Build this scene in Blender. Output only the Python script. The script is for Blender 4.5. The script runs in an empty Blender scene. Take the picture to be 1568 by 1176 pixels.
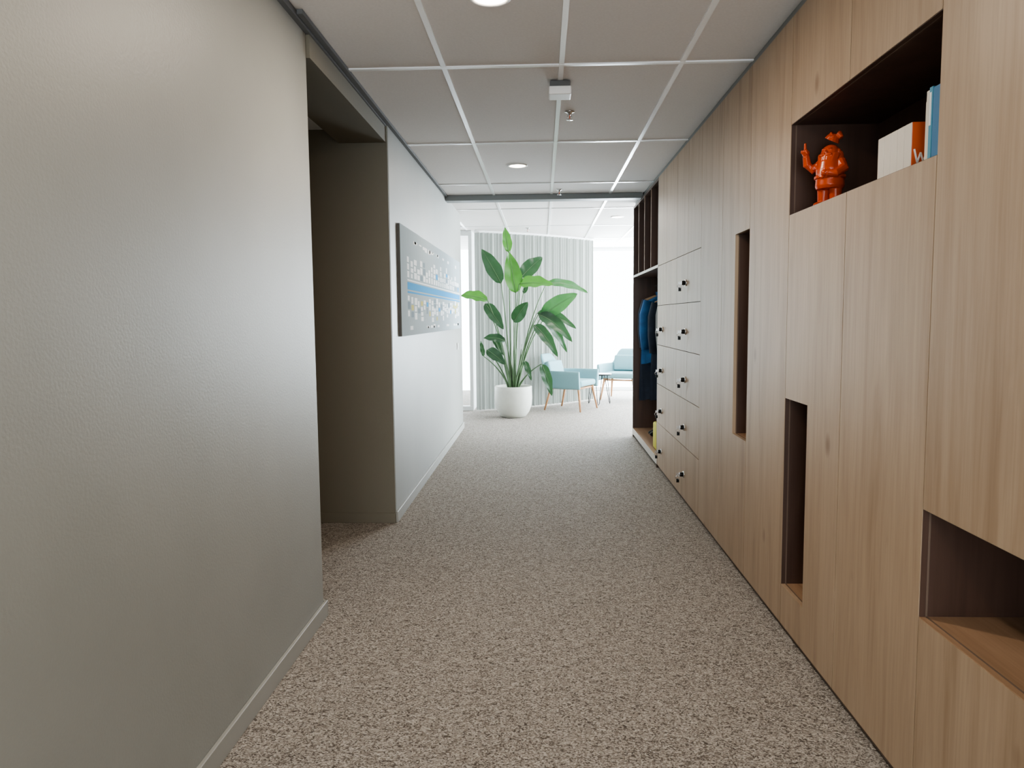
import bpy, bmesh, math, random
from mathutils import Vector, Matrix
random.seed(7)
sc = bpy.context.scene
COL = sc.collection
try: sc.view_settings.look = 'AgX - Medium High Contrast'
except Exception: pass

# ------------------------------------------------------------------ materials
def newmat(name):
    m = bpy.data.materials.new(name); m.use_nodes = True
    nt = m.node_tree; b = nt.nodes['Principled BSDF']
    return m, nt, b
def plain(name, col, rough=0.6, metal=0.0, noise=0.0, nscale=20, bump=0.0, bscale=200, spec=0.5, emis=None, es=0):
    m, nt, b = newmat(name)
    b.inputs['Base Color'].default_value = (*col, 1)
    b.inputs['Roughness'].default_value = rough
    b.inputs['Metallic'].default_value = metal
    b.inputs['Specular IOR Level'].default_value = spec
    if emis:
        b.inputs['Emission Color'].default_value = (*emis, 1); b.inputs['Emission Strength'].default_value = es
    tc = nt.nodes.new('ShaderNodeTexCoord')
    if noise > 0:
        n = nt.nodes.new('ShaderNodeTexNoise'); n.inputs['Scale'].default_value = nscale; n.inputs['Detail'].default_value = 4
        nt.links.new(tc.outputs['Object'], n.inputs['Vector'])
        r = nt.nodes.new('ShaderNodeValToRGB')
        r.color_ramp.elements[0].position = 0.3; r.color_ramp.elements[1].position = 0.7
        r.color_ramp.elements[0].color = (*[c*(1-noise) for c in col], 1)
        r.color_ramp.elements[1].color = (*[min(1, c*(1+noise)) for c in col], 1)
        nt.links.new(n.outputs['Fac'], r.inputs['Fac']); nt.links.new(r.outputs['Color'], b.inputs['Base Color'])
    if bump > 0:
        n2 = nt.nodes.new('ShaderNodeTexNoise'); n2.inputs['Scale'].default_value = bscale
        nt.links.new(tc.outputs['Object'], n2.inputs['Vector'])
        bp = nt.nodes.new('ShaderNodeBump'); bp.inputs['Strength'].default_value = bump; bp.inputs['Distance'].default_value = 0.005
        nt.links.new(n2.outputs['Fac'], bp.inputs['Height']); nt.links.new(bp.outputs['Normal'], b.inputs['Normal'])
    return m

def wood(name, c1, c2, c3, rough=0.42, axis='Z'):
    m, nt, b = newmat(name)
    tc = nt.nodes.new('ShaderNodeTexCoord')
    at = nt.nodes.new('ShaderNodeAttribute'); at.attribute_name = 'pid'
    sc_ = nt.nodes.new('ShaderNodeVectorMath'); sc_.operation = 'SCALE'; sc_.inputs['Scale'].default_value = 13.0
    nt.links.new(at.outputs['Vector'], sc_.inputs[0])
    ad = nt.nodes.new('ShaderNodeVectorMath'); ad.operation = 'ADD'
    nt.links.new(tc.outputs['Object'], ad.inputs[0]); nt.links.new(sc_.outputs[0], ad.inputs[1])
    def stretched(s, scale, det, dist=0.0):
        mp = nt.nodes.new('ShaderNodeMapping'); mp.inputs['Scale'].default_value = s
        nt.links.new(ad.outputs[0], mp.inputs['Vector'])
        n = nt.nodes.new('ShaderNodeTexNoise'); n.inputs['Scale'].default_value = scale; n.inputs['Detail'].default_value = det
        n.inputs['Distortion'].default_value = dist
        nt.links.new(mp.outputs[0], n.inputs['Vector']); return n
    if axis == 'Z':
        a = stretched((10, 10, 0.9), 1.0, 5, 1.0); f = stretched((90, 90, 3.5), 1.0, 4, 0.6)
    else:
        a = stretched((12, 0.8, 12), 1.0, 5, 1.0); f = stretched((90, 3.5, 90), 1.0, 4, 0.6)
    r = nt.nodes.new('ShaderNodeValToRGB')
    e = r.color_ramp.elements
    e[0].position = 0.30; e[0].color = (*c1, 1); e[1].position = 0.70; e[1].color = (*c3, 1)
    k = e.new(0.46); k.color = (*c2, 1)
    nt.links.new(a.outputs['Fac'], r.inputs['Fac'])
    r2 = nt.nodes.new('ShaderNodeValToRGB'); r2.color_ramp.elements[0].position = 0.32; r2.color_ramp.elements[1].position = 0.60
    r2.color_ramp.elements[0].color = (0.90, 0.885, 0.87, 1); r2.color_ramp.elements[1].color = (1, 1, 1, 1)
    nt.links.new(f.outputs['Fac'], r2.inputs['Fac'])
    mx = nt.nodes.new('ShaderNodeMix'); mx.data_type = 'RGBA'; mx.blend_type = 'MULTIPLY'; mx.inputs[0].default_value = 1.0
    nt.links.new(r.outputs['Color'], mx.inputs[6]); nt.links.new(r2.outputs['Color'], mx.inputs[7])
    last = mx.outputs[2]
    if axis == 'Z':   # sparse knots
        mp = nt.nodes.new('ShaderNodeMapping'); mp.inputs['Scale'].default_value = (2.6, 2.6, 1.5)
        nt.links.new(ad.outputs[0], mp.inputs['Vector'])
        nz = nt.nodes.new('ShaderNodeTexVoronoi'); nz.inputs['Scale'].default_value = 1.0
        nt.links.new(mp.outputs[0], nz.inputs['Vector'])
        r3 = nt.nodes.new('ShaderNodeValToRGB'); r3.color_ramp.elements[0].position = 0.02; r3.color_ramp.elements[0].color = (.45, .36, .30, 1)
        r3.color_ramp.elements[1].position = 0.085; r3.color_ramp.elements[1].color = (1, 1, 1, 1)
        nt.links.new(nz.outputs['Distance'], r3.inputs['Fac'])
        m2 = nt.nodes.new('ShaderNodeMix'); m2.data_type = 'RGBA'; m2.blend_type = 'MULTIPLY'; m2.inputs[0].default_value = 1.0
        nt.links.new(last, m2.inputs[6]); nt.links.new(r3.outputs['Color'], m2.inputs[7]); last = m2.outputs[2]
    nt.links.new(last, b.inputs['Base Color'])
    b.inputs['Roughness'].default_value = rough; b.inputs['Specular IOR Level'].default_value = 0.5
    return m

M = {}
M['wall'] = plain('wall_paint_greige', (0.285, 0.288, 0.266), 0.48, noise=0.04, nscale=2.2, bump=0.12, bscale=120)
M['wall_shaded'] = plain('wall_recess_shaded', (0.17, 0.152, 0.115), 0.7, bump=0.1, bscale=120)  # shade of recess and lintel put into a darker wall colour
M['white_wall'] = plain('wall_paint_white', (0.8, 0.82, 0.82), 0.6, bump=0.05)
M['base'] = plain('baseboard_paint', (0.33, 0.33, 0.305), 0.45)
M['tile'] = plain('ceiling_tile', (0.73, 0.69, 0.665), 0.9, noise=0.03, nscale=90, bump=0.08, bscale=400)
M['grid'] = plain('ceiling_grid_white', (0.97, 0.97, 0.97), 0.25)
M['gap'] = plain('shadow_gap_and_mount', (0.12, 0.12, 0.12), 0.7)
M['toe'] = plain('toe_kick_brown', (0.16, 0.11, 0.08), 0.7)
M['beam'] = plain('beam_grey', (0.22, 0.23, 0.23), 0.5)
M['oak'] = wood('oak_laminate', (0.345, 0.242, 0.158), (0.41, 0.298, 0.203), (0.455, 0.342, 0.24))
M['wood_shaded'] = wood('brown_wood_shaded', (0.06, 0.032, 0.023), (0.08, 0.043, 0.031), (0.10, 0.056, 0.040))  # brown interior wood, with the shadow inside the niches darkened into it
M['oak_mid'] = wood('oak_interior', (0.28, 0.17, 0.10), (0.35, 0.22, 0.135), (0.41, 0.265, 0.17), axis='Y')
M['edge'] = plain('light_edge_band', (0.62, 0.57, 0.52), 0.4)
M['black'] = plain('black_metal', (0.02, 0.02, 0.02), 0.3, 0.8)
M['steel'] = plain('steel', (0.7, 0.7, 0.7), 0.25, 1.0)
M['whiteplastic'] = plain('white_plastic', (0.82, 0.81, 0.80), 0.4)
M['frame'] = plain('window_frame', (0.78, 0.79, 0.78), 0.4)
M['lamp'] = plain('lamp_diffuser', (1, 1, 1), 0.5, emis=(1.0, 0.88, 0.70), es=20)
M['pot'] = plain('pot_glaze', (0.62, 0.62, 0.56), 0.45, noise=0.03, nscale=15)
M['soil'] = plain('soil', (0.03, 0.02, 0.015), 0.95, noise=0.4, nscale=60, bump=0.6, bscale=80)
M['fabric'] = plain('light_blue_fabric', (0.19, 0.33, 0.36), 0.9, noise=0.08, nscale=300, bump=0.2, bscale=600)
M['legwood'] = plain('chair_leg_oak', (0.42, 0.22, 0.11), 0.5, noise=0.15, nscale=30)
M['orange'] = plain('orange_gloss', (0.52, 0.065, 0.012), 0.28)
M['paper'] = plain('book_white', (0.76, 0.71, 0.64), 0.6)
M['orangec'] = plain('book_orange', (0.60, 0.11, 0.03), 0.5)
M['bluec'] = plain('book_blue', (0.04, 0.20, 0.42), 0.5)
M['tealc'] = plain('book_teal', (0.08, 0.32, 0.48), 0.5)
M['board'] = plain('board_print', (0.42, 0.49, 0.52), 0.85, spec=.15)
M['boardside'] = plain('board_side', (0.10, 0.09, 0.08), 0.6)
M['pblue'] = plain('print_blue', (0.04, 0.34, 0.70), 0.85, spec=.15)
M['pgrey'] = plain('print_grey', (0.26, 0.33, 0.38), 0.85, spec=.15)
M['pwhite'] = plain('print_white', (0.92, 0.94, 0.95), 0.8, spec=.15)
M['pyellow'] = plain('print_yellow', (0.65, 0.60, 0.20), 0.85, spec=.15)
M['coatb'] = plain('coat_blue', (0.018, 0.10, 0.25), 0.8, noise=0.2, nscale=12, bump=0.3, bscale=60)
M['coatn'] = plain('coat_navy', (0.014, 0.022, 0.040), 0.85, noise=0.2, nscale=12, bump=0.3, bscale=60)
M['coaty'] = plain('bag_yellow', (0.55, 0.50, 0.05), 0.7)
M['coatg'] = plain('coat_grey', (0.22, 0.225, 0.22), 0.85)
M['hanger'] = plain('hanger_wood', (0.35, 0.22, 0.12), 0.5)

# curtain
m, nt, b = newmat('curtain_fabric')
b.inputs['Base Color'].default_value = (0.40, 0.415, 0.39, 1); b.inputs['Roughness'].default_value = 0.9
tr = nt.nodes.new('ShaderNodeBsdfTranslucent'); tr.inputs['Color'].default_value = (0.45, 0.48, 0.45, 1)
mxs = nt.nodes.new('ShaderNodeMixShader'); mxs.inputs[0].default_value = 0.12
nt.links.new(b.outputs[0], mxs.inputs[1]); nt.links.new(tr.outputs[0], mxs.inputs[2])
nt.links.new(mxs.outputs[0], nt.nodes['Material Output'].inputs['Surface'])
M['curtain'] = m

# leaves
def leafmat(name, col, tcol):
    m, nt, b = newmat(name)
    tc = nt.nodes.new('ShaderNodeTexCoord')
    n = nt.nodes.new('ShaderNodeTexNoise'); n.inputs['Scale'].default_value = 9
    nt.links.new(tc.outputs['Object'], n.inputs['Vector'])
    r = nt.nodes.new('ShaderNodeValToRGB')
    r.color_ramp.elements[0].color = (*[c*0.7 for c in col], 1); r.color_ramp.elements[1].color = (*[c*1.35 for c in col], 1)
    nt.links.new(n.outputs['Fac'], r.inputs['Fac']); nt.links.new(r.outputs['Color'], b.inputs['Base Color'])
    b.inputs['Roughness'].default_value = 0.35
    tr = nt.nodes.new('ShaderNodeBsdfTranslucent'); tr.inputs['Color'].default_value = (*tcol, 1)
    mx = nt.nodes.new('ShaderNodeMixShader'); mx.inputs[0].default_value = 0.2
    nt.links.new(b.outputs[0], mx.inputs[1]); nt.links.new(tr.outputs[0], mx.inputs[2])
    nt.links.new(mx.outputs[0], nt.nodes['Material Output'].inputs['Surface'])
    return m
M['leaf'] = leafmat('leaf_dark', (0.022, 0.055, 0.028), (0.05, 0.15, 0.04))
M['leafm'] = leafmat('leaf_mid', (0.035, 0.11, 0.04), (0.08, 0.26, 0.06))
M['leafb'] = leafmat('leaf_bright', (0.055, 0.18, 0.03), (0.13, 0.40, 0.05))
M['stem'] = plain('stem_green', (0.10, 0.17, 0.08), 0.5)

# carpet
m, nt, b = newmat('carpet_loop')
tc = nt.nodes.new('ShaderNodeTexCoord')
mp = nt.nodes.new('ShaderNodeMapping'); mp.inputs['Scale'].default_value = (1.0, 1.35, 1)
nt.links.new(tc.outputs['Object'], mp.inputs['Vector'])
n1 = nt.nodes.new('ShaderNodeTexNoise'); n1.inputs['Scale'].default_value = 64; n1.inputs['Detail'].default_value = 2.5; n1.inputs['Distortion'].default_value = 2.0
nt.links.new(mp.outputs[0], n1.inputs['Vector'])
v1 = nt.nodes.new('ShaderNodeTexVoronoi'); v1.inputs['Scale'].default_value = 125
nt.links.new(mp.outputs[0], v1.inputs['Vector'])
r1 = nt.nodes.new('ShaderNodeValToRGB'); e = r1.color_ramp.elements
e[0].position = 0.37; e[0].color = (0.125, 0.105, 0.088, 1); e[1].position = 0.61; e[1].color = (0.60, 0.555, 0.505, 1)
k = e.new(0.48); k.color = (0.37, 0.332, 0.295, 1)
nt.links.new(n1.outputs['Fac'], r1.inputs['Fac'])
r2 = nt.nodes.new('ShaderNodeValToRGB'); r2.color_ramp.elements[0].position = 0.15; r2.color_ramp.elements[0].color = (1, 1, 1, 1)
r2.color_ramp.elements[1].position = 0.75; r2.color_ramp.elements[1].color = (0.64, 0.625, 0.61, 1)
nt.links.new(v1.outputs['Distance'], r2.inputs['Fac'])
mx = nt.nodes.new('ShaderNodeMix'); mx.data_type = 'RGBA'; mx.blend_type = 'MULTIPLY'; mx.inputs[0].default_value = 1
nt.links.new(r1.outputs['Color'], mx.inputs[6]); nt.links.new(r2.outputs['Color'], mx.inputs[7])
nt.links.new(mx.outputs[2], b.inputs['Base Color'])
b.inputs['Roughness'].default_value = 0.85; b.inputs['Specular IOR Level'].default_value = 0.25
bp = nt.nodes.new('ShaderNodeBump'); bp.inputs['Strength'].default_value = 1.0; bp.inputs['Distance'].default_value = 0.008
nt.links.new(n1.outputs['Fac'], bp.inputs['Height']); nt.links.new(bp.outputs['Normal'], b.inputs['Normal'])
M['carpet'] = m

# ------------------------------------------------------------------ mesh builder
class B:
    def __init__(s): s.bm = bmesh.new(); s.mats = []; s.pid = s.bm.faces.layers.float_vector.new('pid')
    def mi(s, k):
        if k not in s.mats: s.mats.append(k)
        return s.mats.index(k)
    def fin(s, faces, k, pid=None, smooth=False):
        i = s.mi(k); p = Vector((pid or 0, (pid or 0)*1.7 % 1, (pid or 0)*2.3 % 1))
        for f in faces:
            f.material_index = i; f[s.pid] = p; f.smooth = smooth
    def box(s, x0, x1, y0, y1, z0, z1, k, pid=None, bev=0.0, mat=None, smooth=False):
        bm2 = bmesh.new()
        bmesh.ops.create_cube(bm2, size=1)
        for v in bm2.verts:
            v.co = Vector(((x0+x1)/2+v.co.x*(x1-x0), (y0+y1)/2+v.co.y*(y1-y0), (z0+z1)/2+v.co.z*(z1-z0)))
        if bev > 0:
            bmesh.ops.bevel(bm2, geom=list(bm2.edges), offset=bev, segments=3, affect='EDGES', profile=0.5)
        s.merge(bm2, k, pid, mat, smooth)
    def merge(s, bm2, k, pid=None, mat=None, smooth=False):
        if mat is not None: bmesh.ops.transform(bm2, matrix=mat, verts=bm2.verts)
        vm = {v: s.bm.verts.new(v.co) for v in bm2.verts}
        fs = []
        for f in bm2.faces:
            try: fs.append(s.bm.faces.new([vm[v] for v in f.verts]))
            except ValueError: pass
        s.fin(fs, k, pid, smooth); bm2.free()
    def cyl(s, p0, p1, r0, r1, k, seg=20, smooth=True):
        p0 = Vector(p0); p1 = Vector(p1); d = p1-p0
        bm2 = bmesh.new()
        bmesh.ops.create_cone(bm2, cap_ends=True, segments=seg, radius1=r0, radius2=r1, depth=d.length)
        q = Vector((0, 0, 1)).rotation_difference(d.normalized()).to_matrix().to_4x4()
        s.merge(bm2, k, None, Matrix.Translation((p0+p1)/2) @ q, smooth)
    def ell(s, c, r, k, rot=None, seg=20):
        bm2 = bmesh.new(); bmesh.ops.create_uvsphere(bm2, u_segments=seg, v_segments=seg//2+2, radius=1)
        mt = Matrix.Translation(c) @ (rot.to_4x4() if rot else Matrix()) @ Matrix.Diagonal((*r, 1))
        s.merge(bm2, k, None, mt, True)
    def lathe(s, prof, c, k, seg=40):
        rings = []
        for (r, z) in prof:
            rings.append([s.bm.verts.new((c[0]+r*math.cos(2*math.pi*i/seg), c[1]+r*math.sin(2*math.pi*i/seg), c[2]+z)) for i in range(seg)])
        fs = []
        for a, b_ in zip(rings, rings[1:]):
            for i in range(seg):
                fs.append(s.bm.faces.new((a[i], a[(i+1) % seg], b_[(i+1) % seg], b_[i])))
        s.fin(fs, k, None, True); return rings
    def tube(s, pts, rads, k, seg=8):
        rings = []
        n = len(pts)
        for i, p in enumerate(pts):
            t = (Vector(pts[min(i+1, n-1)])-Vector(pts[max(i-1, 0)])).normalized()
            u = t.cross(Vector((0, 1, 0.01))).normalized(); w = t.cross(u).normalized()
            r = rads[i] if isinstance(rads, (list, tuple)) else rads
            rings.append([s.bm.verts.new(Vector(p)+u*r*math.cos(2*math.pi*j/seg)+w*r*math.sin(2*math.pi*j/seg)) for j in range(seg)])
        fs = []
        for a, b_ in zip(rings, rings[1:]):
            for i in range(seg): fs.append(s.bm.faces.new((a[i], a[(i+1) % seg], b_[(i+1) % seg], b_[i])))
        fs.append(s.bm.faces.new(rings[0][::-1])); fs.append(s.bm.faces.new(rings[-1]))
        s.fin(fs, k, None, True)
    def obj(s, name, parent=None, loc=None, rotz=0.0):
        me = bpy.data.meshes.new(name)
        bmesh.ops.recalc_face_normals(s.bm, faces=s.bm.faces)
        s.bm.to_mesh(me); s.bm.free()
        for k in s.mats: me.materials.append(M[k])
        o = bpy.data.objects.new(name, me); COL.objects.link(o)
        if parent: o.parent = parent
        if loc: o.location = loc
        o.rotation_euler[2] = rotz
        return o
def empty(name, loc=(0, 0, 0), rotz=0):
    o = bpy.data.objects.new(name, None); COL.objects.link(o); o.location = loc; o.rotation_euler[2] = rotz; o.empty_display_size = .1
    return o
def simple(name, x0, x1, y0, y1, z0, z1, k, bev=0.0, parent=None):
    b_ = B(); b_.box(x0, x1, y0, y1, z0, z1, k, bev=bev); return b_.obj(name, parent)

CZ = 2.68          # ceiling height
XR = 1.05          # cabinet front
YB = -3.0          # back end of corridor
YW = 14.2          # window wall

# ------------------------------------------------------------------ room shell
simple('floor', -4.0, 5.2, YB-.1, YW+.2, -0.1, 0.0, 'carpet')
simple('wall_left_near', -1.33, -1.035, YB, 3.40, 0, CZ, 'wall', bev=0.012)
simple('wall_left_mid', -1.33, -1.01, 5.04, 9.45, 0, CZ, 'wall', bev=0.004)
simple('wall_left_lintel', -1.33, -1.02, 3.40, 5.02, 2.55, CZ, 'wall_shaded')  # same grey as the walls, its shade painted in by the darker material
simple('wall_recess_far', -3.5, -1.012, 5.02, 5.04, 0, CZ, 'wall_shaded')
simple('wall_recess_side', -3.6, -3.5, 1.9, 5.25, 0, CZ, 'wall_shaded')
simple('wall_recess_near', -3.5, -1.33, 1.9, 2.0, 0, CZ, 'wall_shaded')
simple('ceiling_recess', -3.5, -1.33, 2.0, 5.02, 2.64, 2.68, 'white_wall')
simple('wall_right', 1.65, 1.75, YB, 8.77, 0, CZ, 'wall')
simple('wall_far_room_near_right', 1.75, 5.1, 8.67, 8.77, 0, CZ, 'white_wall')
simple('wall_far_room_near_left', -4.0, -1.33, 9.35, 9.45, 0, CZ, 'white_wall')
simple('wall_far_left', -4.1, -4.0, 9.35, 11.4, 0, CZ, 'white_wall')
simple('wall_far_white', -4.0, -2.6, 11.2, 11.4, 0, CZ, 'white_wall')
simple('wall_far_behind_curtain', -1.085, -1.035, 11.3, YW, 0, CZ, 'white_wall')
simple('wall_window_pier', -1.085, 0.3, YW, YW+.15, 0, CZ, 'white_wall')

# ceiling : tiles + T grid
b_ = B()
b_.box(-4.1, 5.2, YB-.1, YW+.2, CZ, CZ+.1, 'tile')
b_.obj('ceiling')
b_ = B()
gx = [-0.495, 0.106, 0.715]
gy = [3.96+1.7*i for i in range(-4, 7)]
for x in gx: b_.box(x-.013, x+.013, YB, YW, CZ-.007, CZ, 'grid')
for x in [-1.1, -1.7, -2.3, -2.9, -3.5, 1.32, 1.92, 2.52, 3.12, 3.72, 4.32]:
    b_.box(x-.013, x+.013, 9.46 if x < 0 else 8.78, 11.19 if x < 0 else YW, CZ-.007, CZ, 'grid')
for y in gy:
    x1 = 1.1; x0 = -1.0
    if y > 9.46: x1 = 5.0; x0 = -4 if y < 11.1 else -1.0
    elif y > 8.8: x1 = 5.0
    b_.box(x0, x1, y-.014, y+.014, CZ-.008, CZ-.001, 'grid')
b_.obj('trim_ceiling_grid')
b_ = B()
b_.box(-1.035, -1.012, YB, 5.01, CZ-.03, CZ-.001, 'gap'); b_.box(-1.009, -.985, 3.2, 8.0, CZ-.02, CZ-.001, 'gap')  # dark strips stand in for the shadow gap along the ceiling edge
b_.obj('shadow_strip_ceiling_left')
simple('trim_ceiling_right', 1.07, 1.10, YB, 8.75, 2.637, CZ, 'beam')
simple('trim_beam', -1.008, 1.047, 8.0, 8.16, 2.622, CZ-.001, 'beam', bev=0.004)

# baseboards
simple('baseboard_left_near', -1.035, -1.020, YB, 3.40, 0, 0.075, 'base', bev=0.003)
simple('baseboard_left_return', -1.33, -1.020, 3.40, 3.415, 0, 0.075, 'base', bev=0.003)
simple('baseboard_left_mid', -1.01, -0.996, 5.02, 9.46, 0, 0.075, 'base', bev=0.003)
simple('baseboard_recess', -3.5, -1.01, 5.008, 5.02, 0, 0.07, 'wall_shaded', bev=0.003)

# windows
def window(name, x0, x1, y0, y1, n):
    b_ = B(); t = .05
    along_x = (x1-x0) > (y1-y0)
    b_.box(x0, x1, y0, y1, 0.0, 0.07, 'frame', bev=.004); b_.box(x0, x1, y0, y1, 2.6, CZ, 'frame', bev=.004)
    for i in range(n+1):
        if along_x:
            c = x0+t/2+(x1-x0-t)*i/n; b_.box(c-t/2, c+t/2, y0, y1, .07, 2.6, 'frame')
        else:
            c = y0+t/2+(y1-y0-t)*i/n; b_.box(x0, x1, c-t/2, c+t/2, .07, 2.6, 'frame')
    return b_.obj(name)
window('window_1', 0.3, 5.0, YW, YW+.08, 2)
window('window_2', 5.0, 5.08, 8.77, YW, 4)
window('added_back_window', -1.33, 1.65, YB-.08, YB, 2)  # added behind the camera to raise ambient light, no window known there
window('window_4', -2.6, -1.035, 11.2, 11.28, 1)

# ------------------------------------------------------------------ cabinet wall
cab = empty('built_in_storage_cabinet')
b_ = B(); G = .0022
backing = []
pidc = [0]
def panel(y0, y1, z0, z1, g=(1, 1, 1, 1), pid=None):
    if pid is None: pidc[0] += 1; pid = pidc[0]*0.37
    b_.box(XR, XR+.018, y0+G*g[0], y1-G*g[1], z0+G*g[2], z1-G*g[3], 'oak', pid=pid)
    backing.append((y0, y1, z0, z1)); return pid
Z0, Z1 = .035, 2.635
cols = [YB+.01, -2.082, -1.487, -.892, -.297, .298, .893]
for a, c in zip(cols, cols[1:]): panel(a, c, Z0, Z1)
for a, c in [(.893, 1.488), (1.488, 2.083)]:
    panel(a, c, Z0, .553); panel(a, c, .858, Z1)
panel(2.083, 2.678, Z0, 1.82)
p = panel(2.678, 3.005, Z0, 1.82, (1, 0, 1, 1)); panel(3.005, 3.28, Z0, .213, (0, 1, 1, 0), p); panel(3.005, 3.28, 1.04, 1.82, (0, 1, 0, 1), p)
panel(2.083, 2.678, 2.19, Z1); panel(2.678, 3.28, 2.19, Z1)
panel(3.28, 3.89, Z0, Z1)
p = panel(3.89, 4.47, Z0, .747, (1, 1, 1, 0)); panel(4.17, 4.47, .747, 1.834, (0, 1, 0, 0), p); panel(3.89, 4.47, 1.834, Z1, (1, 1, 0, 1), p)
panel(4.47, 5.05, Z0, Z1)
LZ = [.075+.354*i for i in range(6)]; LZ[0] = Z0
lcols = [5.05, 5.50, 5.95, 6.43, 6.90]
for a, c in zip(lcols, lcols[1:]):
    for z0, z1 in zip(LZ, LZ[1:]): panel(a, c, z0, z1)
for a, c in [(5.05, 5.50), (5.50, 5.95), (5.95, 6.43), (6.43, 6.90)]: panel(a, c, LZ[-1], Z1)
b_.obj('fronts', cab)
b_ = B()
for (y0, y1, z0, z1) in backing: b_.box(XR+.0185, XR+.024, y0, y1, z0, z1, 'toe')
b_.box(XR+.02, XR+.045, YB+.01, 6.9, 0.001, Z0, 'toe')
b_.obj('carcass_backing', cab)
b_ = B()
def niche(y0, y1, z0, z1, k, kb, d=.36, t=.014):
    x0 = XR+.002; x1 = XR+d
    b_.box(x0, x1, y0-t, y0-.0005, z0-t, z1+t, k, pid=.1); b_.box(x0, x1, y1+.0005, y1+t, z0-t, z1+t, k, pid=.6)
    b_.box(x0, x1, y0-.0005, y1+.0005, z1+.0005, z1+t, k, pid=.3); b_.box(x0, x1, y0-.0005, y1+.0005, z0-t, z0-.0005, kb, pid=.8)
    b_.box(x1, x1+t, y0-t, y1+t, z0-t, z1+t, k, pid=.5)
niche(2.083, 3.28, 1.82, 2.19, 'wood_shaded', 'wood_shaded')
niche(3.89, 4.17, .747, 1.834, 'wood_shaded', 'oak_mid')
niche(3.005, 3.28, .213, 1.04, 'wood_shaded', 'oak_mid')
niche(.893, 2.083, .553, .858, 'wood_shaded', 'oak_mid')
b_.obj('niche_liners', cab)
# open wardrobe section
b_ = B()
W0, W1 = 6.9, 8.75
b_.box(XR, 1.64, W0+.001, W0+.02, .0, Z1, 'wood_shaded'); b_.box(XR, 1.64, W1-.02, W1, .0, Z1, 'wood_shaded')
b_.box(XR-.001, XR+.001, W1-.021, W1+.001, .0, Z1, 'edge')
b_.box(1.62, 1.64, W0+.02, W1-.02, .0, Z1, 'wood_shaded'); b_.box(XR, 1.62, W0+.02, W1-.02, 2.61, Z1, 'wood_shaded')
b_.box(XR+.002, 1.62, W0+.02, W1-.02, 1.835, 1.86, 'wood_shaded'); b_.box(XR-.001, XR+.002, W0+.001, W1, 1.835, 1.86, 'edge')
b_.box(XR+.002, 1.62, W0+.02, W1-.02, .08, .10, 'oak_mid'); b_.box(XR-.001, XR+.002, W0+.001, W1, .03, .10, 'edge')
for y in (7.36, 7.82, 8.28): b_.box(XR+.002, 1.62, y-.009, y+.009, 1.86, 2.61, 'wood_shaded')
for y in (7.36, 7.82, 8.28): b_.box(XR-.001, XR+.002, y-.009, y+.009, 1.86, 2.61, 'oak_mid')
b_.cyl((1.30, W0+.02, 1.74), (1.30, W1-.02, 1.74), .013, .013, 'steel')
b_.obj('open_wardrobe', cab)
# locks
b_ = B()
def lock(y, z):
    x = XR
    b_.cyl((x+.002, y, z), (x-.008, y, z), .025, .024, 'steel', 20)
    b_.cyl((x-.008, y, z), (x-.030, y, z), .018, .016, 'black', 20)
    b_.cyl((x-.030, y, z), (x-.034, y, z), .014, .013, 'steel', 20)
    b_.box(x-.056, x-.034, y-.002, y+.002, z-.012, z+.008, 'steel')
    b_.tube([(x-.049+.014*math.cos(a), y+.003*math.sin(a*2), z-.024+.014*math.sin(a)) for a in [i*math.pi/6 for i in range(12)]], .0018, 'steel', 5)
    b_.box(x-.056, x-.036, y-.003, y+.003, z-.060, z-.032, 'black')
for i in range(5): lock(5.56, .22+.354*i)
for i in range(4): lock(6.62, .20+.36*i)
b_.obj('locker_locks', cab)

# ------------------------------------------------------------------ coats
def coat(name, y, k, w, top, bot, x=1.30, k2=None):
    p = empty(name, (x, y, 0))
    b_ = B()
    N = 40; rows = 14; sides = []
    for r in range(rows+1):
        t = r/rows; z = top+(bot-top)*t
        hw = w*(.20+.80*min(1, (t/.14))**.6)*(1+.12*t) if t < .14 else w*(1+.12*t)
        th = .05+.04*min(1, t*4)
        ring = []
        for i in range(N):
            a = 2*math.pi*i/N
            f = 1+.10*math.sin(7*a+t*3)*min(1, t*3)+.05*math.sin(13*a+1)
            ring.append(b_.bm.verts.new((hw*math.cos(a)*f, th*math.sin(a)*f, z+(.01*math.sin(5*a) if r == rows else 0))))
        sides.append(ring)
    fs = []
    for a, c in zip(sides, sides[1:]):
        for i in range(N): fs.append(b_.bm.faces.new((a[i], a[(i+1) % N], c[(i+1) % N], c[i])))
    fs.append(b_.bm.faces.new(sides[0])); b_.fin(fs, k, None, True)
    for sx in (-1, 1):   # sleeves
        b_.tube([(sx*w*.80, -.01, top-.07), (sx*w*1.0, -.02, top-.22), (sx*w*1.03, -.03, top-.42), (sx*w*.98, -.035, top-.60)], [.055, .06, .055, .045], k2 or k, 12)
    b_.tube([(-.06, 0, top+.005), (0, -.03, top+.02), (.06, 0, top+.005)], [.022, .03, .022], k, 10)
    b_.obj('garment', p)
    b_ = B()
    b_.tube([(-w*.9, 0, top-.06), (0, 0, top+.01), (w*.9, 0, top-.06)], .008, 'hanger', 8)
    hz = 1.74
    b_.tube([(0, 0, top+.01), (0, 0, hz-.03), (.016, 0, hz-.008), (.018, 0, hz+.008), (0, 0, hz+.018), (-.017, 0, hz+.006)], .0025, 'steel', 6)
    b_.obj('hanger', p)
coat('hanging_coat', 8.58, 'coatn', .20, 1.64, .45, x=1.34)
coat('hanging_coat', 8.36, 'coatb', .19, 1.63, .88, x=1.32)
coat('hanging_coat', 8.14, 'coatn', .16, 1.60, .50, x=1.35)
coat('hanging_coat', 7.92, 'coatg', .13, 1.62, .80, x=1.37)
coat('hanging_coat', 7.70, 'coatn', .14, 1.62, .62, x=1.40)
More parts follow.
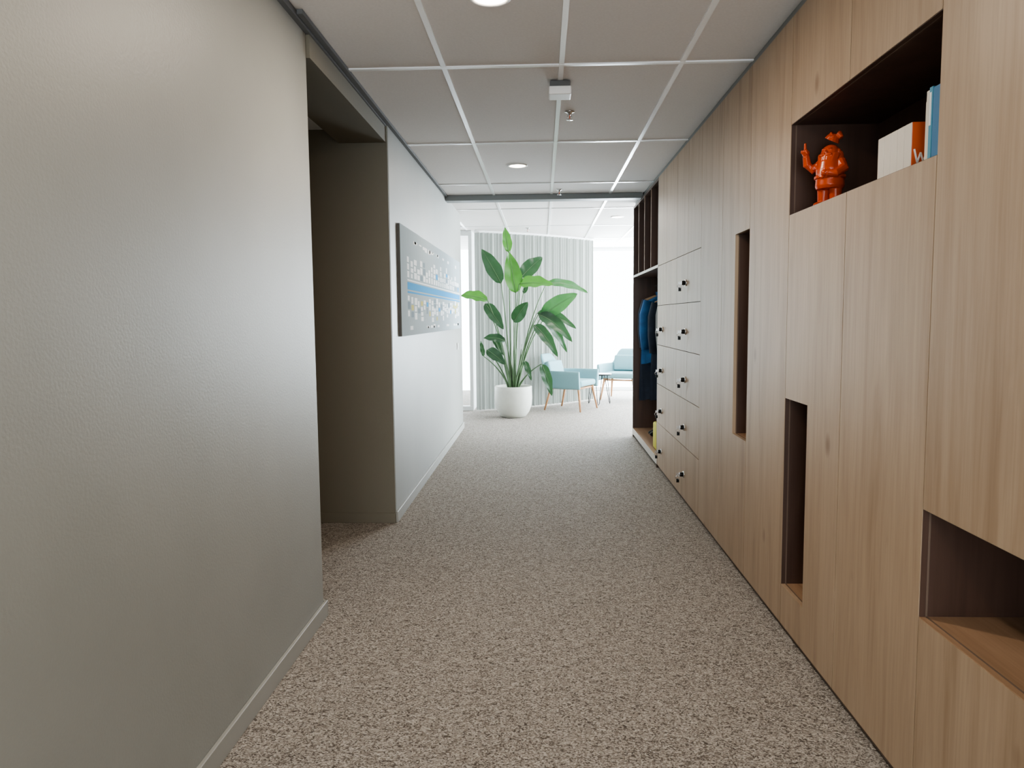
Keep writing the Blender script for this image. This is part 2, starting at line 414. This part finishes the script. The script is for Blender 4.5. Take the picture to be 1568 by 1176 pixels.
coat('hanging_coat', 7.30, 'coatn', .17, 1.60, .70, x=1.38)
b_ = B(); b_.box(-.05, .05, -.12, .12, .0, .26, 'coaty', bev=.02, smooth=True); b_.tube([(0, -.06, .25), (0, -.05, .34), (0, .05, .34), (0, .06, .25)], .006, 'coaty')
b_.obj('yellow_bag', None, (1.14, 7.30, .101))
b_ = B()
for dy in (0, .1):
    b_.ell((0, dy, .04), (.11, .04, .04), 'black'); b_.ell((.06, dy, .07), (.05, .042, .05), 'black')
b_.obj('pair_of_shoes', None, (1.25, 8.0, .101))

# ------------------------------------------------------------------ figurine (garden gnome)
b_ = B(); k = 'orange'
for sy in (-1, 1):
    b_.ell((-.020, sy*.030, .012), (.034, .019, .014), k)
    b_.cyl((0, sy*.027, .010), (0, sy*.024, .09), .021, .026, k)
b_.lathe([(.001, .070), (.050, .073), (.055, .085), (.052, .12), (.054, .15), (.048, .178), (.030, .196), (.001, .20)], (0, 0, 0), k)
b_.lathe([(.055, .112), (.059, .114), (.059, .124), (.055, .126)], (0, 0, 0), k)
b_.ell((0, 0, .212), (.035, .036, .034), k)                         # head
b_.ell((-.035, 0, .212), (.010, .009, .009), k)                     # nose
b_.ell((-.024, .013, .226), (.010, .009, .004), k); b_.ell((-.024, -.013, .226), (.010, .009, .004), k)
for sy in (-1, 1):
    b_.ell((.0, sy*.037, .213), (.008, .006, .012), k)
    b_.ell((.008, sy*.033, .194), (.020, .016, .026), k)            # hair
for i in range(9):                                                   # beard locks
    a = (i-4)*.30
    b_.cyl((-.026*math.cos(a), .034*math.sin(a), .205), (-.058*math.cos(a*.6), .030*math.sin(a*.8), .125-.014*math.cos(a*2)), .015, .005, k, 10)
b_.ell((-.037, .012, .202), (.007, .016, .006), k); b_.ell((-.037, -.012, .202), (.007, .016, .006), k)
b_.lathe([(.038, .226), (.042, .231), (.042, .238), (.037, .242), (.035, .256), (.030, .272), (.018, .284), (.001, .289)], (.002, -.004, 0), k)
b_.tube([(.002, -.004, .260), (.003, -.016, .280), (.004, -.030, .282), (.004, -.042, .266)], [.029, .022, .015, .009], k, 12)
b_.tube([(0, .044, .175), (-.012, .070, .160), (-.028, .084, .178), (-.034, .086, .210)], [.021, .020, .017, .013], k, 10)
b_.ell((-.036, .086, .222), (.014, .015, .015), k)
b_.tube([(-.040, .086, .230), (-.041, .086, .262)], [.0058, .005], k, 8)
for j, dy in enumerate((-.010, .0085, -.002)): b_.ell((-.049, .086+dy, .228), (.006, .005, .008), k)
b_.ell((-.046, .072, .220), (.008, .005, .006), k)
b_.tube([(0, -.044, .175), (-.012, -.064, .145), (-.044, -.052, .125), (-.058, -.024, .128)], [.020, .019, .016, .013], k, 10)
b_.ell((-.060, -.014, .130), (.012, .014, .012), k)
g = b_.obj('garden_gnome_figurine', None, (1.145, 3.09, 1.821), math.radians(38))
md = g.modifiers.new('r', 'REMESH'); md.mode = 'VOXEL'; md.voxel_size = .002; md.use_smooth_shade = True
sm = g.modifiers.new('s', 'SMOOTH'); sm.iterations = 1; sm.factor = .5

# ------------------------------------------------------------------ books
b_ = B(); z = 1.821
ys = [2.335, 2.38, 2.425, 2.47, 2.515, 2.56]
for i, (a, c) in enumerate(zip(ys, ys[1:])):
    b_.box(1.10, 1.20, a+.0008, c-.0008, z, z+.145, 'paper', bev=.003)
b_.box(1.102, 1.198, 2.3315, 2.335, z+.001, z+.144, 'orangec')
for (xa, za, xb, zb) in [(1.108, .065, 1.118, .025), (1.118, .025, 1.127, .055), (1.127, .055, 1.136, .025), (1.136, .025, 1.146, .065)]:
    b_.tube([(xa, 2.331, z+za), (xb, 2.331, z+zb)], .003, 'pwhite', 6)
b_.box(1.09, 1.25, 2.225, 2.235, z, z+.175, 'paper', bev=.002)
b_.box(1.085, 1.25, 2.205, 2.222, z, z+.20, 'paper', bev=.002)
b_.box(1.083, 1.25, 2.185, 2.203, z, z+.205, 'tealc', bev=.002)
b_.box(1.083, 1.25, 2.110, 2.182, z, z+.20, 'bluec', bev=.002)
b_.box(1.082, 1.083, 2.190, 2.199, z+.10, z+.19, 'pwhite')
b_.obj('row_of_books')

# ------------------------------------------------------------------ poster
b_ = B(); bx = -1.010; P0, P1, PZ0, PZ1 = 5.28, 9.12, 1.27, 2.06
b_.box(bx, -.990, P0, P1, PZ0, PZ1, 'boardside'); b_.box(-.990, -.987, P0, P1, PZ0, PZ1, 'board')
def pr(y0, y1, z0, z1, k, lift=0): b_.box(-.987, -.9863+lift, y0, y1, z0, z1, k)
pr(P0+.25, P1-.08, 1.61, 1.665, 'pblue'); pr(P0+.25, P1-.08, 1.585, 1.598, 'pblue', .0001); pr(P0+.25, P1-.08, 1.675, 1.685, 'pwhite')
y = P0+.25
while y < P1-.2:
    for row, (za, zb) in enumerate([(1.70, 1.93), (1.36, 1.57)]):
        h = random.uniform(.45, 1)*(zb-za)
        zz = za if row == 0 else zb-h
        z2 = zz
        while z2 < zz+h-.03:
            w_ = random.uniform(.07, .13); hh = random.uniform(.03, .055)
            pr(y, y+w_, z2, z2+hh, random.choice(['pwhite', 'pwhite', 'pwhite', 'pgrey', 'pwhite', 'pblue' if random.random() < .3 else 'pwhite', 'pyellow' if row == 1 else 'pwhite']))
            z2 += hh+.010
    y += .15
for i in range(14):
    yy = P0+.3+random.random()*3.2
    pr(yy, yy+.12, 1.95+random.random()*.03, 1.99, 'pwhite'); yy = P0+.3+random.random()*3.2; pr(yy, yy+.12, 1.31, 1.325+random.random()*.02, 'pwhite')
b_.obj('wall_board_print')
b_ = B(); b_.box(-1.01, -1.0, 8.86, 8.94, 1.02, 1.10, 'whiteplastic', bev=.003); b_.box(-1.0, -.996, 8.875, 8.925, 1.035, 1.085, 'whiteplastic', bev=.001); b_.obj('light_switch')

# ------------------------------------------------------------------ ceiling devices
def downlight(x, y, power, name='ceiling_downlight'):
    p = empty(name, (x, y, CZ))
    b_ = B()
    b_.lathe([(.083, 0), (.086, -.006), (.080, -.010), (.070, -.008), (.068, -.003)], (0, 0, 0), 'whiteplastic')
    b_.lathe([(.069, -.003), (.05, -.010), (.025, -.014), (.001, -.015)], (0, 0, 0), 'lamp')
    b_.obj('fitting', p)
    L = bpy.data.lights.new('downlight_lamp', 'AREA'); L.shape = 'DISK'; L.size = .13; L.energy = power; L.color = (1.0, .87, .72)
    o = bpy.data.objects.new('lamp', L); COL.objects.link(o); o.parent = p; o.location = (0, 0, -.02)
for y, pw in ((-1.9, 15), (.9, 12), (3.13, 26), (6.5, 12)): downlight(-.2, y, pw)
downlight(.98, 9.9, 12); downlight(-2.4, 3.4, 10)
b_ = B()
b_.box(-.055, .055, -.055, .055, -.03, 0, 'gap', bev=.004); b_.box(-.062, .062, -.062, .062, -.075, -.03, 'whiteplastic', bev=.008)
b_.obj('motion_sensor', None, (.105, 4.25, CZ-.007))
def sprinkler(x, y):
    b_ = B()
    b_.lathe([(.001, 0), (.030, 0), (.032, -.004), (.020, -.008), (.012, -.012), (.010, -.022), (.001, -.023)], (0, 0, 0), 'steel', 20)
    for s in (-1, 1): b_.tube([(s*.009, 0, -.02), (s*.014, 0, -.035), (s*.004, 0, -.05)], .0025, 'steel', 6)
    b_.cyl((0, 0, -.02), (0, 0, -.048), .003, .003, 'orangec', 8); b_.cyl((0, 0, -.05), (0, 0, -.053), .020, .020, 'steel', 16)
    b_.obj('ceiling_sprinkler', None, (x, y, CZ-.001))
sprinkler(.18, 4.85); sprinkler(.18, 7.75); sprinkler(-.2, 11.0)

# ------------------------------------------------------------------ curtain
b_ = B()
A = Vector((-.98, 11.12)); Cc = Vector((.86, 12.60)); n = 620; d = (Cc-A); L = d.length; d.normalize(); nn = Vector((-d.y, d.x))
prev = None; fs = []
for i in range(n+1):
    t = i/n; s_ = t*L
    off = .024*math.sin(2*math.pi*s_/.078+.8*math.sin(s_*3.1))+.008*math.sin(2*math.pi*s_/.031) - .12*math.sin(math.pi*t)
    q = A+d*s_+nn*off
    col = [b_.bm.verts.new((q.x, q.y, z_)) for z_ in (.02, 1.3, 2.64)]
    if prev:
        for j in range(2): fs.append(b_.bm.faces.new((prev[j], col[j], col[j+1], prev[j+1])))
    prev = col
b_.fin(fs, 'curtain', None, True)
rail = []
for i in range(25):
    t = i/24; q = A+d*(t*L)+nn*(-.12*math.sin(math.pi*t)); rail.append((q.x, q.y, 2.66))
b_.tube(rail, .018, 'whiteplastic', 8)
b_.obj('curtain')

# ------------------------------------------------------------------ plant
PX, PY = -.41, 10.5
plant = empty('potted_bird_of_paradise_plant', (PX, PY, 0))
b_ = B()
b_.lathe([(.001, .0), (.15, .0), (.175, .01), (.225, .08), (.258, .18), (.265, .27), (.262, .36), (.262, .43), (.255, .438), (.245, .43), (.242, .38), (.24, .36)], (0, 0, 0), 'pot', 56)
b_.obj('pot', plant)
b_ = B(); b_.lathe([(.244, .385), (.15, .40), (.001, .405)], (0, 0, 0), 'soil', 40); b_.obj('soil', plant)
stems = B(); leaves = B()
def bez(p0, p1, p2, n):
    return [(1-t)**2*p0+2*t*(1-t)*p1+t*t*p2 for t in [i/n for i in range(n+1)]]
def leaf(bx_, bz, tx, tz, w, k='leaf', dy=0.0, ty=0.0, droop=.06, face=0.0, rx=None):
    """cm coordinates relative to the rim centre; dy: depth offset of base; ty: extra at tip"""
    r0 = Vector(((rx if rx is not None else bx_*.0012)+random.uniform(-.03, .03), random.uniform(-.07, .07), .39))
    p0 = Vector((bx_/100, dy, .45+bz/100)); p2 = Vector((tx/100, dy+ty, .45+tz/100))
    mid = Vector((r0.x+(p0.x-r0.x)*.30, r0.y+(p0.y-r0.y)*.3, r0.z+(p0.z-r0.z)*.62))
    pts = bez(r0, mid, p0, 12)
    stems.tube(pts, [.014-.008*i/12 for i in range(13)], 'stem', 8)
    c = (p0+p2)/2+Vector((0, 0, droop)); N = 16
    sp = bez(p0, c, p2, N)
    stems.tube(sp, [.006-.005*i/N for i in range(N+1)], 'stem', 6)
    view = Vector((.15, -1, .35+face)).normalized()
    prev = None; fs = []
    for i, q in enumerate(sp):
        t = i/N
        tan = (sp[min(i+1, N)]-sp[max(i-1, 0)]).normalized()
        side = tan.cross(view).normalized(); nrm = side.cross(tan).normalized()
        hw = w/100*.5*(math.sin(math.pi*min(1, t**.72*1.0))**.75 if 0 < t < 1 else 0)+.0015
        row = []
        for u in (-1, -.66, -.33, 0, .33, .66, 1):
            lift = .30*abs(u)*hw+.012*math.sin(t*17+u*2)*abs(u)
            row.append(leaves.bm.verts.new(q+side*u*hw+nrm*lift))
        if prev:
            for j in range(6): fs.append(leaves.bm.faces.new((prev[j], row[j], row[j+1], prev[j+1])))
        prev = row
    leaves.fin(fs, k, None, True)
leaf(-5, 185, -10, 219, 13, 'leafb', .05, 0, 0)
leaf(5, 128, -4, 184, 24, 'leafb', -.10, 0, 0)
leaf(-16, 142, -43, 190, 22, 'leaf', .05, .05, .02)
leaf(12, 150, 42, 178, 22, 'leaf', .08, .1, .03)
leaf(10, 140, 56, 138, 22, 'leafb', -.12, -.1, .04, .5)
leaf(48, 142, 106, 128, 12, 'leafm', .12, .15, .10)
leaf(40, 95, 90, 126, 24, 'leafm', -.05, .02, .04)
leaf(-34, 118, -72, 124, 17, 'leafb', -.1, -.05, .06, .4)
leaf(-38, 114, -12, 78, 17, 'leaf', -.05, -.1, .02)
leaf(2, 88, 22, 115, 18, 'leaf', -.15, -.1, .02)
leaf(36, 98, 82, 60, 18, 'leaf', -.08, -.1, .12)
leaf(30, 84, 62, 40, 16, 'leaf', -.12, -.12, .10)
leaf(44, 92, 76, 44, 13, 'leaf', .12, .1, .12)
leaf(34, 100, 88, 78, 14, 'leaf', .0, -.05, .12)
leaf(-10, 62, -40, 66, 12, 'leaf', -.1, -.05, .05)
leaf(-36, 50, -10, 30, 16, 'leaf', -.08, -.12, .03)
leaf(-28, 66, -12, 40, 11, 'leaf', .1, .0, .03)
leaf(40, 30, 54, -14, 14, 'leaf', -.12, -.06, .05)
leaf(16, 35, 26, 8, 8, 'leaf', -.15, -.1, .03)
leaf(-42, 40, -46, 62, 6, 'leaf', .1, .0, .0)
leaf(15, 128, 22, 140, 6, 'leaf', .1, .0, .0)
for i in range(9):
    a = random.uniform(0, 6.28)
    stems.tube([Vector((.05*math.cos(a), .05*math.sin(a), .39)), Vector((.08*math.cos(a), .07*math.sin(a), .6)), Vector((.13*math.cos(a), .1*math.sin(a), .85+.2*random.random()))], [.014, .011, .003], 'stem', 8)
stems.obj('stems', plant); lv = leaves.obj('leaves', plant)

# ------------------------------------------------------------------ armchairs
def armchair(x, y, rz):
    p = empty('armchair', (x, y, 0), rz)     # faces local -Y
    b_ = B()
    b_.box(-.27, .27, -.30, .24, .36, .46, 'fabric', bev=.04, smooth=True)
    def shell():
        n = 36; rows = 7; grid = []
        for side in (0, 1):
            g_ = []
            for i in range(n+1):
                u = i/n; a = math.pi*(1.10*u-.05)
                cx = math.cos(a); sy = math.sin(a)
                bx_ = .31*(1 if cx > 0 else -1)*abs(cx)**.45
                by_ = -.30+.58*max(0, sy)**.5 if sy > 0 else -.30
                back = max(0, sy)**3
                top = .60+.24*min(1, max(0, (sy-.80)/.18))
                r_ = []
                for j in range(rows+1):
                    v = j/rows; z_ = .33+(top-.33)*v
                    lean = .16*back*v*v
                    out = .03*v*(1-back)
                    off = .035 if side == 0 else -.02
                    off *= (1-.35*v**3)
                    r_.append(b_.bm.verts.new((bx_+cx*(off+out), by_+lean+sy*off, z_)))
                g_.append(r_)
            grid.append(g_)
        fs = []
        for g_ in grid:
            for i in range(n):
                for j in range(rows): fs.append(b_.bm.faces.new((g_[i][j], g_[i+1][j], g_[i+1][j+1], g_[i][j+1])))
        o_, i_ = grid
        for i in range(n):
            fs.append(b_.bm.faces.new((o_[i][-1], o_[i+1][-1], i_[i+1][-1], i_[i][-1])))
            fs.append(b_.bm.faces.new((o_[i][0], o_[i+1][0], i_[i+1][0], i_[i][0])))
        for e_ in (0, n):
            for j in range(rows): fs.append(b_.bm.faces.new((o_[e_][j], o_[e_][j+1], i_[e_][j+1], i_[e_][j])))
        b_.fin(fs, 'fabric', None, True)
    shell()
    b_.box(-.23, .23, .14, .23, .46, .74, 'fabric', bev=.035, smooth=True, mat=Matrix.Translation((0, .05, .0)) @ Matrix.Translation((0, .18, .46)) @ Matrix.Rotation(math.radians(-14), 4, 'X') @ Matrix.Translation((0, -.18, -.46)))
    o = b_.obj('upholstery', p)
    o.modifiers.new('sub', 'SUBSURF').render_levels = 1
    b_ = B()
    for sx in (-1, 1):
        b_.cyl((sx*.24, -.24, .37), (sx*.30, -.30, 0), .022, .012, 'legwood'); b_.cyl((sx*.24, .20, .37), (sx*.29, .30, 0), .022, .012, 'legwood')
        b_.cyl((sx*.25, -.24, .335), (sx*.25, .20, .335), .014, .014, 'legwood')
    b_.cyl((-.25, -.235, .335), (.25, -.235, .335), .014, .014, 'legwood'); b_.cyl((-.25, .20, .335), (.25, .20, .335), .014, .014, 'legwood')
    b_.obj('legs', p)
armchair(.43, 11.35, math.radians(62))
armchair(1.36, 12.75, math.radians(-22))
b_ = B()
b_.lathe([(.001, .47), (.20, .47), (.205, .475), (.205, .485), (.20, .49), (.001, .49)], (0, 0, 0), 'black', 40)
for i in range(3):
    a = i*2.094+.4; c_, s_ = math.cos(a), math.sin(a)
    tx, ty = -s_, c_
    b_.tube([(c_*.12+tx*.05, s_*.12+ty*.05, .47), (c_*.19+tx*.015, s_*.19+ty*.015, .03), (c_*.195, s_*.195, .006), (c_*.19-tx*.015, s_*.19-ty*.015, .03), (c_*.12-tx*.05, s_*.12-ty*.05, .47)], .006, 'black', 8)
b_.obj('hairpin_side_table', None, (.90, 11.95, .001))

# ------------------------------------------------------------------ light
w = bpy.data.worlds.new('World'); sc.world = w; w.use_nodes = True
bg = w.node_tree.nodes['Background']; bg.inputs['Color'].default_value = (.82, .93, 1, 1); bg.inputs['Strength'].default_value = 10
def area(name, loc, rot, sx, sy, e, col):
    L = bpy.data.lights.new(name, 'AREA'); L.shape = 'RECTANGLE'; L.size = sx; L.size_y = sy; L.energy = e; L.color = col
    o = bpy.data.objects.new(name, L); COL.objects.link(o); o.location = loc; o.rotation_euler = rot; return o
area('daylight_window_1', (2.65, YW+.35, 1.35), (math.radians(-90), 0, 0), 4.6, 2.5, 1000, (.82, .93, 1))
area('daylight_window_2', (5.3, 11.5, 1.35), (0, math.radians(90), 0), 2.5, 5.2, 720, (.82, .93, 1))
area('fill_light_back', (0.1, YB-.4, 1.35), (math.radians(90), 0, 0), 2.6, 2.4, 12, (1.0, .95, .88))  # added fill from behind the camera, brightens the near corridor

# ------------------------------------------------------------------ camera
cam = bpy.data.cameras.new('camera'); co = bpy.data.objects.new('camera', cam); COL.objects.link(co)
cam.sensor_width = 36; cam.lens = 1150/1568*36; cam.clip_start = .05
Yc = Vector((46, 103, -1150)).normalized()
Zc = Vector((-118, 12712, 1150)); Zc = (Zc-Yc*Zc.dot(Yc)).normalized()
Xc = Yc.cross(Zc)
R = Matrix((Xc, Yc, Zc))
co.matrix_world = Matrix.Translation((0, 0, 1.4)) @ R.to_4x4()
sc.camera = co
